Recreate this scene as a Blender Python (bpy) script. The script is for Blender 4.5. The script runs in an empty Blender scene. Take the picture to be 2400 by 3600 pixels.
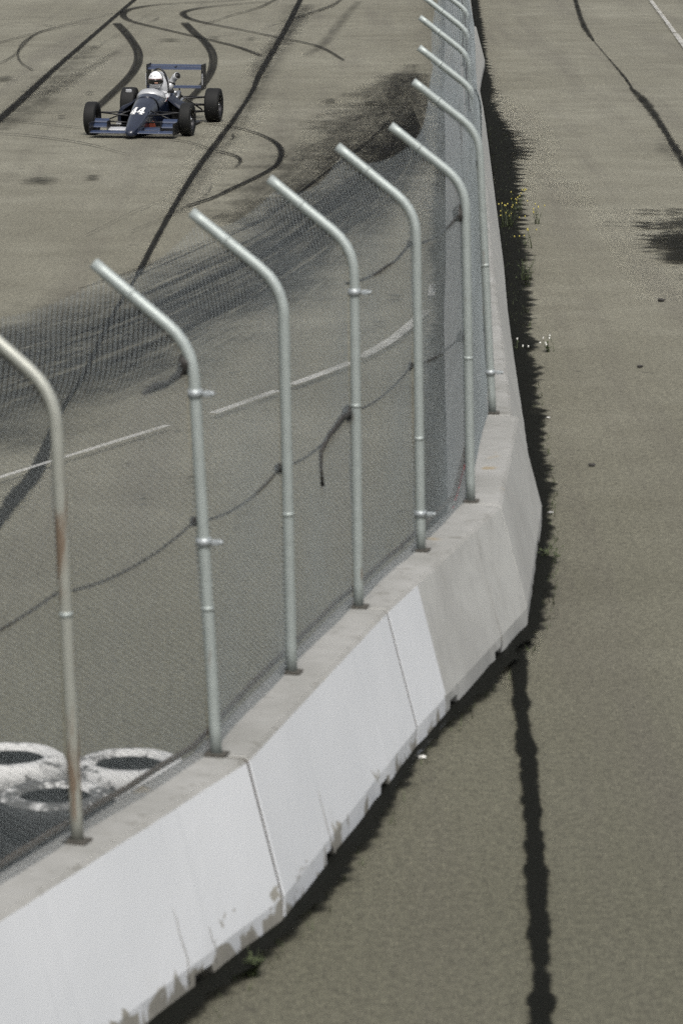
import bpy, bmesh, math, random
import numpy as np
from mathutils import Vector, Matrix
from mathutils.bvhtree import BVHTree

R = math.radians
scene = bpy.context.scene
col = scene.collection
rng = random.Random(7)

# ------------------------------------------------------------------ camera
CAM_H, PITCH, LENS = 5.56, R(11.007), 130.0
cam_d = bpy.data.cameras.new('camera'); cam = bpy.data.objects.new('camera', cam_d); col.objects.link(cam)
cam.location = (0, 0, CAM_H); cam.rotation_euler = (math.pi/2 - PITCH, 0, 0)
cam_d.sensor_fit = 'VERTICAL'; cam_d.sensor_height = 36.0; cam_d.sensor_width = 24.0
cam_d.lens = LENS; cam_d.clip_start = 0.5; cam_d.clip_end = 3000
cam_d.dof.use_dof = True; cam_d.dof.focus_distance = 61.5; cam_d.dof.aperture_fstop = 4.8
scene.camera = cam

# ------------------------------------------------------------------ light
SUN_EL, SUN_AZ = 60, 172          # high, soft light from behind the viewpoint
world = bpy.data.worlds.new('World'); scene.world = world; world.use_nodes = True
wt = world.node_tree; wt.nodes.clear()
sky = wt.nodes.new('ShaderNodeTexSky'); sky.sky_type = 'NISHITA'; sky.sun_disc = False
sky.sun_elevation = R(SUN_EL); sky.sun_rotation = R(SUN_AZ); sky.dust_density = 6; sky.air_density = 1.0
hs = wt.nodes.new('ShaderNodeHueSaturation'); hs.inputs['Saturation'].default_value = 0.35   # thin overcast
bg = wt.nodes.new('ShaderNodeBackground'); bg.inputs['Strength'].default_value = 0.09
wo = wt.nodes.new('ShaderNodeOutputWorld')
wt.links.new(sky.outputs[0], hs.inputs['Color']); wt.links.new(hs.outputs[0], bg.inputs[0]); wt.links.new(bg.outputs[0], wo.inputs[0])
sd = bpy.data.lights.new('sun', 'SUN'); sd.energy = 1.15; sd.angle = R(18); sd.color = (1.0, 0.96, 0.9)
sun = bpy.data.objects.new('sun', sd); col.objects.link(sun)
az = R(SUN_AZ)
tosun = Vector((math.sin(az)*math.cos(R(SUN_EL)), math.cos(az)*math.cos(R(SUN_EL)), math.sin(R(SUN_EL))))
sun.rotation_euler = tosun.to_track_quat('Z', 'Y').to_euler(); sun.location = (0, -10, 40)

vs = scene.view_settings
vs.view_transform = 'Standard'; vs.look = 'None'; vs.gamma = 1; vs.exposure = 0.75; vs.use_curve_mapping = False
scene.cycles.transparent_max_bounces = 48
scene.cycles.use_denoising = False      # the sampling grain stands in for film grain

# ------------------------------------------------------------------ helpers
S = 2400/1568
F = LENS/36*3600
def gp(px, py, z=0.0):
    """a point on the horizontal plane z, from the photograph measured 1568 wide"""
    x = (px*S - 1200)/F; y = (1800 - py*S)/F
    c, s = math.cos(PITCH), math.sin(PITCH)
    d = (x, c + y*s, -s + y*c); t = (z - CAM_H)/d[2]
    return (d[0]*t, d[1]*t)

def tag(o, label=None, cat=None, group=None, kind=None):
    if label: o['label'] = label
    if cat: o['category'] = cat
    if group: o['group'] = group
    if kind: o['kind'] = kind
    return o
def empty(name, loc=(0, 0, 0), rz=0):
    o = bpy.data.objects.new(name, None); col.objects.link(o); o.location = loc; o.rotation_euler = (0, 0, rz)
    o.empty_display_size = 0.2
    return o
def mesh_obj(name, verts, faces, mat, parent=None, smooth=False, uvs=None):
    me = bpy.data.meshes.new(name); me.from_pydata([tuple(v) for v in verts], [], faces)
    if uvs is not None:
        ul = me.uv_layers.new(name='UVMap')
        for lp in me.loops: ul.data[lp.index].uv = uvs[lp.vertex_index]
    for m in (mat if isinstance(mat, (list, tuple)) else [mat]): me.materials.append(m)
    if smooth: me.polygons.foreach_set('use_smooth', [True]*len(me.polygons))
    me.update()
    o = bpy.data.objects.new(name, me); col.objects.link(o)
    if parent: o.parent = parent
    return o
def np_mesh(name, V, Q, mat, parent=None, smooth=False):
    """fast mesh from arrays of vertices and quads"""
    me = bpy.data.meshes.new(name)
    me.vertices.add(len(V)); me.vertices.foreach_set('co', np.ascontiguousarray(V, dtype=np.float32).ravel())
    n = len(Q); me.loops.add(n*4); me.loops.foreach_set('vertex_index', np.ascontiguousarray(Q, dtype=np.int32).ravel())
    me.polygons.add(n); me.polygons.foreach_set('loop_start', np.arange(0, n*4, 4, dtype=np.int32))
    me.polygons.foreach_set('use_smooth', np.full(n, smooth)); me.materials.append(mat); me.update(); me.validate()
    o = bpy.data.objects.new(name, me); col.objects.link(o)
    if parent: o.parent = parent
    return o
def bm_obj(name, bm, mat, parent=None, smooth=False, bevel=0):
    me = bpy.data.meshes.new(name)
    if bevel: bmesh.ops.bevel(bm, geom=list(bm.edges), offset=bevel, segments=2, affect='EDGES', profile=0.6)
    bmesh.ops.recalc_face_normals(bm, faces=bm.faces)
    bm.to_mesh(me); bm.free()
    for m in (mat if isinstance(mat, (list, tuple)) else [mat]): me.materials.append(m)
    if smooth: me.polygons.foreach_set('use_smooth', [True]*len(me.polygons))
    o = bpy.data.objects.new(name, me); col.objects.link(o)
    if parent: o.parent = parent
    return o
def box(name, c, size, mat, parent=None, rot=None, bevel=0.0):
    bm = bmesh.new(); M = Matrix.Translation(c)
    if rot is not None: M = M @ rot.to_4x4()
    bmesh.ops.create_cube(bm, size=1, matrix=M @ Matrix.Diagonal((*size, 1)))
    return bm_obj(name, bm, mat, parent, bevel=bevel)
def tube_data(pts, r, n=8, cap=True):
    pts = [Vector(p) for p in pts]; rs = r if isinstance(r, (list, tuple)) else [r]*len(pts)
    V, Fc = [], []; prev = None
    for i, p in enumerate(pts):
        t = (pts[min(i+1, len(pts)-1)] - pts[max(i-1, 0)]).normalized()
        if prev is None:
            a = t.orthogonal().normalized()
        else:
            a = (prev - t*prev.dot(t)).normalized()
        prev = a; b = t.cross(a)
        for k in range(n):
            an = 2*math.pi*k/n; V.append(p + (a*math.cos(an) + b*math.sin(an))*rs[i])
    for i in range(len(pts)-1):
        for k in range(n):
            k2 = (k+1) % n; Fc.append((i*n+k, i*n+k2, (i+1)*n+k2, (i+1)*n+k))
    if cap: Fc.append(tuple(range(n-1, -1, -1))); Fc.append(tuple((len(pts)-1)*n+k for k in range(n)))
    return V, Fc
def tube(name, pts, r, mat, parent=None, n=8, smooth=True):
    V, Fc = tube_data(pts, r, n); return mesh_obj(name, V, Fc, mat, parent, smooth)
def tubes(name, runs, r, mat, parent=None, n=6):
    V, Fc = [], []
    for pts in runs:
        v, f = tube_data(pts, r, n); o = len(V); V += v; Fc += [tuple(i+o for i in q) for q in f]
    return mesh_obj(name, V, Fc, mat, parent, True)
def lathe(name, prof, axis, mat, parent=None, n=40, center=(0, 0, 0), smooth=True, closed=False):
    """prof: (radius, offset along the axis)"""
    V, Fc = [], []; m = len(prof); c = Vector(center)
    for k in range(n):
        a = 2*math.pi*k/n; ca, sa = math.cos(a), math.sin(a)
        for r, o in prof:
            V.append(c + (Vector((r*ca, o, r*sa)) if axis == 'Y' else Vector((r*ca, r*sa, o))))
    for k in range(n):
        k2 = (k+1) % n
        for j in range(m if closed else m-1):
            j2 = (j+1) % m; Fc.append((k*m+j, k2*m+j, k2*m+j2, k*m+j2))
    return mesh_obj(name, V, Fc, mat, parent, smooth)
def catmull(pts, step):
    P = [np.array(p, float) for p in pts]; P = [2*P[0]-P[1]] + P + [2*P[-1]-P[-2]]; out = []
    for i in range(1, len(P)-2):
        n = max(2, int(np.linalg.norm(P[i+1][:2]-P[i][:2])/step))
        for k in range(n):
            t = k/n; a, b, c, d = P[i-1], P[i], P[i+1], P[i+2]
            out.append(.5*((2*b) + (-a+c)*t + (2*a-5*b+4*c-d)*t*t + (-a+3*b-3*c+d)*t**3))
    out.append(P[-2]); return np.array(out)

# ------------------------------------------------------------------ materials
class NT:
    def __init__(s, name):
        s.m = bpy.data.materials.new(name); s.m.use_nodes = True; s.t = s.m.node_tree; s.t.nodes.clear()
        s.out = s.n('ShaderNodeOutputMaterial'); s.p = s.n('ShaderNodeBsdfPrincipled'); s.l(s.p.outputs[0], s.out.inputs[0])
    def n(s, ty, **kw):
        nd = s.t.nodes.new(ty)
        for k, v in kw.items(): setattr(nd, k, v)
        return nd
    def l(s, a, b): s.t.links.new(a, b)
    def set(s, k, v):
        if hasattr(v, 'is_output'): s.l(v, s.p.inputs[k])
        else: s.p.inputs[k].default_value = (*v, 1) if isinstance(v, tuple) and len(v) == 3 else v
        return s
    def coord(s, kind='Object'): return s.n('ShaderNodeTexCoord').outputs[kind]
    def world(s): return s.n('ShaderNodeNewGeometry').outputs['Position']
    def mapping(s, v, scale=(1, 1, 1), rot=(0, 0, 0), loc=(0, 0, 0)):
        m = s.n('ShaderNodeMapping'); s.l(v, m.inputs[0]); m.inputs['Scale'].default_value = scale
        m.inputs['Rotation'].default_value = rot; m.inputs['Location'].default_value = loc; return m.outputs[0]
    def noise(s, v, scale, detail=3, rough=.55, dist=0):
        n = s.n('ShaderNodeTexNoise'); s.l(v, n.inputs['Vector']); n.inputs['Scale'].default_value = scale
        n.inputs['Detail'].default_value = detail; n.inputs['Roughness'].default_value = rough
        n.inputs['Distortion'].default_value = dist; return n.outputs['Fac']
    def ramp(s, v, a, b, o0=0., o1=1., smooth=True):
        m = s.n('ShaderNodeMapRange'); m.interpolation_type = 'SMOOTHSTEP' if smooth else 'LINEAR'
        s.l(v, m.inputs['Value'])
        for k, x in (('From Min', a), ('From Max', b), ('To Min', o0), ('To Max', o1)): m.inputs[k].default_value = x
        return m.outputs[0]
    def math(s, op, a, b=0., c=None):
        m = s.n('ShaderNodeMath'); m.operation = op
        for i, x in enumerate((a, b) if c is None else (a, b, c)):
            if hasattr(x, 'is_output'): s.l(x, m.inputs[i])
            else: m.inputs[i].default_value = x
        return m.outputs[0]
    def mix(s, f, a, b, blend='MIX'):
        m = s.n('ShaderNodeMix'); m.data_type = 'RGBA'; m.blend_type = blend
        for i, x in ((0, f), (6, a), (7, b)):
            if hasattr(x, 'is_output'): s.l(x, m.inputs[i])
            else: m.inputs[i].default_value = (*x, 1) if isinstance(x, tuple) else x
        return m.outputs[2]
    def sep(s, v):
        x = s.n('ShaderNodeSeparateXYZ'); s.l(v, x.inputs[0]); return x.outputs
    def bump(s, h, strength=.3, dist=.01):
        b = s.n('ShaderNodeBump'); b.inputs['Strength'].default_value = strength; b.inputs['Distance'].default_value = dist
        s.l(h, b.inputs['Height']); s.l(b.outputs[0], s.p.inputs['Normal'])
    def alpha(s, a):
        s.set('Alpha', a)
    def done(s): return s.m
def plain(name, c, rough=.5, metal=0., spec=.5, var=.12, scale=8., coat=0.):
    n = NT(name); f = n.noise(n.coord(), scale, 4)
    n.set('Base Color', n.mix(f, tuple(x*(1-var) for x in c), tuple(min(1, x*(1+var)) for x in c)))
    n.set('Roughness', rough).set('Metallic', metal).set('Specular IOR Level', spec)
    if coat: n.set('Coat Weight', coat).set('Coat Roughness', .08)
    return n.done()

def make_asphalt():
    n = NT('asphalt'); w = n.world()
    big = n.noise(w, .12, 4, .6); mid = n.noise(w, 1.1, 4, .6)
    c = n.mix(n.ramp(big, .3, .7), (.150, .144, .110), (.196, .190, .150))
    c = n.mix(n.ramp(mid, .25, .75, 0, .55), c, (.114, .108, .08))
    blot = n.noise(w, .45, 5, .68, .4); c = n.mix(n.ramp(blot, .52, .72, 0, .4), c, (.088, .083, .062))
    # light falloff towards the viewer, painted into the asphalt colour as darker near ground
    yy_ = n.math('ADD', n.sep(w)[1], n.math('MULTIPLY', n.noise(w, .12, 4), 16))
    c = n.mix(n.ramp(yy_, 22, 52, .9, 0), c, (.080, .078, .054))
    # lanes worn along the running direction
    st = n.noise(n.mapping(w, (1.3, .06, 1), (0, 0, R(4))), 1.0, 5, .65)
    c = n.mix(n.ramp(st, .42, .75, 0, .45), c, (.085, .078, .064))
    # aggregate
    fine = n.noise(w, 75, 2, .7); fine2 = n.noise(w, 18, 4, .75)
    c = n.mix(1.0, c, n.ramp(fine, .3, .7, .25, 1.75, False), 'MULTIPLY')
    c = n.mix(1.0, c, n.ramp(fine2, .3, .7, .62, 1.38, False), 'MULTIPLY')
    # dark flecks of rubber and tar
    fl = n.noise(w, 3.2, 3, .6); fm = n.noise(w, .22, 2)
    k = n.math('MULTIPLY', n.ramp(fl, .66, .74), n.ramp(fm, .42, .62))
    c = n.mix(n.math('MULTIPLY', k, .75), c, (.03, .028, .024))
    n.set('Base Color', c).set('Roughness', .86).set('Specular IOR Level', .35)
    n.bump(n.math('ADD', fine, fine2), .35, .006); return n.done()

WF = {}
def mark_mat(name, c, strength=.85, edge=.35, jag=.3, jscale=3., streak=0., patch=.3, wmul=1., rough=.8, hard=False, speck=.55, mott=0., jr=.74, sk=(.33, .66)):
    """mark on the asphalt: u runs in metres along it, v goes 0..1 across it"""
    n = NT(name); uv = n.coord('UV'); u, v, _ = n.sep(uv); w = n.world()
    d = n.math('MULTIPLY', n.math('ABSOLUTE', n.math('SUBTRACT', v, .5)), 2.0)
    j = n.math('SUBTRACT', n.noise(w, jscale, 8, jr), .5)
    d = n.math('ADD', d, n.math('MULTIPLY', j, jag*3))
    end = 1 - .72*jag; WF[name] = 1/end
    a = n.ramp(d, end*(1-edge), end, 1, 0, not hard)
    if streak:
        sv = n.noise(n.mapping(uv, (.22, wmul, 1)), 1.0, 5, .72)
        a = n.math('MULTIPLY', a, n.ramp(sv, sk[0], sk[1], 1-streak, 1))
    if patch:
        a = n.math('MULTIPLY', a, n.ramp(n.noise(w, .9, 4, .65), .3, .62, 1-patch, 1))
    if mott: a = n.math('MULTIPLY', a, n.ramp(n.noise(w, 7, 5, .75), .36, .6, 1-mott, 1))
    a = n.math('MULTIPLY', a, n.ramp(n.noise(w, 60, 2, .7), .3, .62, speck, 1))
    n.set('Base Color', c).set('Roughness', rough).set('Specular IOR Level', .06)
    n.alpha(n.math('MULTIPLY', a, strength)); return n.done()

def concrete_nodes(n, tone=(.40, .39, .36), dark=(.25, .24, .215)):
    w = n.world()
    a = n.noise(w, 1.4, 5, .6); b = n.noise(w, 9, 4, .65)
    c = n.mix(n.ramp(a, .3, .72), dark, tone)
    c = n.mix(n.ramp(b, .45, .8, 0, .4), c, tuple(x*.8 for x in dark))
    st = n.noise(n.mapping(w, (5, 5, .5)), 1.3, 4, .6)       # run-off stains
    c = n.mix(n.ramp(st, .56, .78, 0, .3), c, (.2, .195, .17))
    pit = n.noise(w, 70, 2, .6)
    c = n.mix(n.ramp(pit, .64, .72, 0, .35), c, (.12, .115, .1))
    n.bump(n.math('ADD', b, n.math('MULTIPLY', pit, .3)), .2, .008)
    return c, w
def make_concrete(name, tone, dark, moss=0.):
    n = NT(name); c, w = concrete_nodes(n, tone, dark)
    if moss:
        s_ = n.noise(w, 6, 5, .7, .5)
        c = n.mix(n.ramp(s_, .56, .68, 0, moss), c, (.10, .095, .075))
        r_ = n.noise(w, 2.3, 3, .6); c = n.mix(n.ramp(r_, .66, .74, 0, .6), c, (.27, .19, .07))
    n.set('Base Color', c).set('Roughness', .88).set('Specular IOR Level', .3); return n.done()
def make_paint(name, chips):
    n = NT(name); c, w = concrete_nodes(n, (.34, .33, .29), (.24, .23, .2))
    z = n.sep(w)[2]
    ch = n.noise(n.mapping(w, (1, 1, .8)), 4.0, 5, .62, .8)
    low = n.ramp(z, .05, .36, .25, -.12, False)
    m = n.ramp(n.math('ADD', ch, n.math('MULTIPLY', low, chips)), .655, .685)
    hair = n.noise(w, 1.0, 3, .5)
    white = n.mix(n.ramp(hair, .3, .7), (.60, .622, .642), (.64, .66, .68))
    sm = n.noise(n.mapping(w, (3, 3, 1.2)), 1.5, 4, .65)
    sm = n.math('MULTIPLY', n.ramp(sm, .5, .75), n.ramp(z, .0, .3, .4, 0., False))
    white = n.mix(sm, white, (.38, .37, .34))
    n.set('Base Color', n.mix(m, white, c)).set('Roughness', .62).set('Specular IOR Level', .4); return n.done()

M = {}
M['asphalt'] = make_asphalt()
M['concrete'] = make_concrete('bare_concrete', (.44, .445, .425), (.36, .362, .345))
M['concrete_top'] = make_concrete('weathered_concrete', (.33, .33, .316), (.25, .25, .234), .45)
M['paint'] = make_paint('chipped_white_paint', 1.1)
M['paint2'] = make_paint('white_paint', .55)
M['rubber_mark'] = mark_mat('tyre_rubber_mark', (.008, .008, .0075), .97, .25, .08, 8, .4, .1, 7, speck=.75)
M['thin_mark'] = mark_mat('thin_rubber_mark', (.012, .012, .011), .85, .6, .2, 6, .3, .5, 3)
M['faint_mark'] = mark_mat('faint_rubber_mark', (.03, .029, .026), .45, .9, .3, 3, .4, .6, 4)
M['seam'] = mark_mat('tar_seam', (.010, .010, .009), .95, .4, .42, 11, 0, .12, speck=.75)
M['crack'] = mark_mat('open_crack', (.010, .010, .008), .96, .3, .75, 7, 0, .3, speck=.8)
M['smudge'] = mark_mat('rubber_smudge', (.014, .014, .013), .62, .95, .5, 2.0, .5, .6, 10, mott=.75)
M['skid_patch'] = mark_mat('rubber_patch', (.012, .012, .011), .93, .8, .6, .9, .55, .3, 12, mott=.55)
M['band'] = mark_mat('rubbered_line', (.010, .011, .011), .985, .85, .28, .4, .8, .12, 22, mott=.3, sk=(.27, .56))
M['stain'] = mark_mat('oil_stain', (.016, .016, .013), .85, .8, .35, 3.0, 0, .3, mott=.6)
M['wet'] = mark_mat('damp_patch', (.014, .014, .011), .92, .45, .8, 1.3, 0, .1, mott=.45, jr=.66)
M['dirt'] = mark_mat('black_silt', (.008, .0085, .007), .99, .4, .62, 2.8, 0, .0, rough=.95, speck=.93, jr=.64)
M['silt_thin'] = mark_mat('thin_silt', (.012, .0125, .011), .9, .5, .7, 1.6, 0, .25, rough=.95, mott=.6)
M['line'] = mark_mat('worn_white_line', (.55, .55, .53), .66, .2, .12, 9, 0, .6, rough=.7)
def make_galv(name, c, rust=0.):
    n = NT(name); w = n.world(); f = n.noise(w, 14, 4, .6)
    cc = n.mix(f, tuple(x*.8 for x in c), tuple(x*1.15 for x in c))
    if rust:
        x, y, z = n.sep(w)
        r_ = n.noise(n.mapping(w, (9, 9, 1.3)), 1.5, 4, .6); cc = n.mix(n.math('MULTIPLY', n.ramp(r_, .66-.12*rust, .76-.1*rust, 0, .7), n.ramp(z, 2.45, 2.7, 1, 0)), cc, (.15, .075, .03))
    n.set('Base Color', cc).set('Metallic', .35).set('Roughness', .5); return n.done()
M['galv'] = make_galv('galvanised_tube', (.38, .42, .405), .3)
M['galv_rust'] = make_galv('rusty_galvanised_tube', (.36, .37, .33), 1.5)
M['wire'] = make_galv('galvanised_wire', (.25, .28, .285))
M['clamp'] = plain('clamp_steel', (.38, .41, .42), .45, .4)
M['cable'] = plain('dark_cable', (.03, .028, .025), .7)
M['baseplate'] = plain('weathered_plate', (.07, .065, .055), .75, var=.4)
M['rail'] = plain('rusty_rail', (.06, .045, .03), .8, var=.4)
M['black_tyre'] = plain('tyre_rubber', (.0065, .0068, .0065), .72, spec=.35)
M['old_tyre'] = plain('old_tyre_rubber', (.012, .013, .013), .8, var=.35)
def make_white_tyre(name, lim):
    n = NT(name); w = n.world(); f = n.noise(w, 7, 7, .72)
    n.set('Base Color', n.mix(n.ramp(f, lim, lim+.1), (.52, .52, .505), (.07, .07, .066))).set('Roughness', .7); return n.done()
M['white_tyre'] = make_white_tyre('white_painted_tyre', .50)
M['worn_tyre'] = make_white_tyre('worn_white_tyre', .42)
M['navy'] = plain('navy_bodywork', (.009, .013, .027), .22, 0, .5, .08, 3, coat=.5)
M['pod'] = plain('navy_side_pod', (.008, .011, .022), .5, 0, .3)
M['blue'] = plain('blue_wing', (.020, .032, .068), .28, 0, .5, .06, 4, coat=.3)
M['black'] = plain('black_carbon', (.007, .007, .0075), .45)
M['rim'] = plain('dark_rim', (.03, .03, .032), .35, .6)
M['steel'] = plain('bare_steel', (.45, .46, .47), .28, .8)
M['silver'] = plain('silver_bodywork', (.46, .47, .48), .3, .25)
M['helmet'] = plain('white_helmet', (.74, .74, .74), .2, coat=.5, var=.04)
M['visor'] = plain('dark_visor', (.010, .009, .008), .07, spec=.7)
M['suit'] = plain('silver_race_suit', (.40, .41, .42), .8, var=.25)
M['skin'] = plain('skin', (.42, .24, .17), .6)
M['orange'] = plain('orange_red_panel', (.12, .022, .008), .5)
M['white'] = plain('white_decal', (.72, .72, .70), .5, var=.03)
M['red'] = plain('red_paint', (.36, .035, .03), .6)
M['leaf'] = plain('weed_leaf', (.045, .06, .02), .7, var=.4, scale=20)
M['dry'] = plain('dry_grass', (.25, .22, .10), .8, var=.4, scale=20)
M['yellow'] = plain('yellow_petal', (.50, .43, .10), .7)
M['petal'] = plain('white_petal', (.8, .8, .76), .7)

# ------------------------------------------------------------------ ground and its marks
g = 900
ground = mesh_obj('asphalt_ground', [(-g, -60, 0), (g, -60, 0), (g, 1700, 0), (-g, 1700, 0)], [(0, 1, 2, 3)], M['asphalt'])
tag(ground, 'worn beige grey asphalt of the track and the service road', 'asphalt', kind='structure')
zlay = [0.004]
def strip(name, A, B, mat, parent=ground, nv=5):
    """sheet on the ground between two edges A and B (arrays of xy)"""
    z = zlay[0]; zlay[0] += .0006
    V, Fc, UV = [], [], []; L = 0; mids = (A+B)/2
    for i in range(len(A)):
        if i: L += float(np.linalg.norm(mids[i]-mids[i-1]))
        for k in range(nv):
            t = k/(nv-1); p = A[i]*(1-t) + B[i]*t; V.append((p[0], p[1], z)); UV.append((L, t))
    for i in range(len(A)-1):
        for k in range(nv-1): Fc.append((i*nv+k, i*nv+k+1, (i+1)*nv+k+1, (i+1)*nv+k))
    return mesh_obj(name, V, Fc, mat, parent, uvs=UV)
def ribbon(name, pix, width, mat, step=.25):
    w = width if isinstance(width, (list, tuple)) else [width]*len(pix)
    pts = catmull([(*gp(*p), ww) for p, ww in zip(pix, w)], step)
    xy = pts[:, :2]; t = np.gradient(xy, axis=0); t /= np.linalg.norm(t, axis=1)[:, None]+1e-9
    nrm = np.c_[t[:, 1], -t[:, 0]]; h = pts[:, 2:3]/2*WF[mat.name]
    return strip(name, xy-nrm*h, xy+nrm*h, mat)
def C2(pts): return [(x*.5416, y*.5416) for x, y in pts]      # measured on an enlarged view of the upper left

# rubbered-in racing line behind the fence
up = catmull([gp(*p) for p in [(-120, 690), (0, 650), (240, 590), (450, 510), (600, 450), (720, 365), (850, 275), (925, 195)]], .3)
lo = catmull([gp(*p) for p in [(-120, 1270), (0, 1215), (240, 1090), (450, 985), (640, 860), (800, 735), (940, 590), (1020, 420)]], .3)
def resample(a, n):
    d = np.r_[0, np.cumsum(np.linalg.norm(np.diff(a, axis=0), axis=1))]; q = np.linspace(0, d[-1], n)
    return np.c_[np.interp(q, d, a[:, 0]), np.interp(q, d, a[:, 1])]
strip('rubbered_line', resample(up, 120), resample(lo, 120), M['band'], nv=9)
# single tyre streaks laid over it, each on its own line
U_, L_ = resample(up, 120), resample(lo, 120); r_ = random.Random(11)
for k in range(26):
    t0 = r_.uniform(.15, .60); t1 = t0 + r_.uniform(-.05, .05); a_ = r_.randint(0, 60); b_ = min(119, a_ + r_.randint(30, 75)); w_ = r_.uniform(.06, .2)
    idx_ = range(a_, b_+1); tt = [t0 + (t1-t0)*(i-a_)/(b_-a_) for i in idx_]
    P_ = np.array([U_[i]*(1-t_) + L_[i]*t_ for i, t_ in zip(idx_, tt)])
    g_ = np.gradient(P_, axis=0); g_ /= np.linalg.norm(g_, axis=1)[:, None]; n_ = np.c_[g_[:, 1], -g_[:, 0]]
    h_ = w_*WF['thin_rubber_mark']/2*np.sin(np.linspace(.15, math.pi-.15, len(P_)))[:, None]**.5
    strip('skid_mark', P_ - n_*h_, P_ + n_*h_, M['thin_mark'] if k % 2 else M['faint_mark'])
ribbon('rubber_smudge', [(560, 520), (640, 480), (760, 400), (850, 320), (900, 260), (935, 170)], [1, 2.4, 3.2, 3.6, 3., 1.2], M['skid_patch'])
ribbon('rubber_smudge', [(790, 390), (860, 330), (905, 270), (945, 150)], [1.0, 1.6, 1.8, .6], M['smudge'])
# seams
ribbon('tar_seam', [(345, -25), (310, 0), (200, 95), (120, 165), (40, 240), (-30, 300)], [.15, .15, .15, .17, .2, .2], M['seam'])
ribbon('rubber_smudge', [(215, 105), (150, 165), (80, 235), (-10, 300)], [.6, 1.1, 1.2, .8], M['smudge'])
ribbon('tar_seam', [(705, -25), (690, 0), (655, 70), (600, 165), (580, 210), (545, 265), (505, 320), (460, 380), (410, 460), (360, 550), (318, 632)],
       [.15, .17, .17, .15, .11, .10, .13, .12, .10, .09, .09], M['seam'])
ribbon('rubber_smudge', [(690, 10), (650, 100), (600, 190), (540, 290), (470, 385), (400, 490)], [1.2, .8, .6, .55, .5, .3], M['smudge'])
ribbon('tar_seam', [(318, 632), (255, 735), (192, 865), (140, 950), (85, 1085), (40, 1140), (-20, 1230)], [.04, .05, .05, .06, .16, .18, .08], M['seam'])
ribbon('tar_seam', [(1310, -40), (1320, 0), (1332, 40), (1345, 70), (1362, 95)], [.05, .12, .13, .15, .05], M['crack'])
ribbon('tar_seam', [(1362, 95), (1400, 140), (1430, 175), (1450, 203)], [.02, .03, .06, .05], M['crack'])
ribbon('tar_seam', [(1446, 203), (1470, 225), (1500, 262), (1530, 310), (1570, 375), (1620, 460)], [.06, .17, .16, .11, .14, .18], M['crack'])
ribbon('tar_seam', [(1185, 1440), (1193, 1530), (1198, 1640), (1212, 1760), (1224, 1900), (1232, 2050), (1238, 2200), (1245, 2400)],
       [.2, .15, .115, .125, .105, .135, .115, .14], M['dirt'], step=.08)
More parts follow.
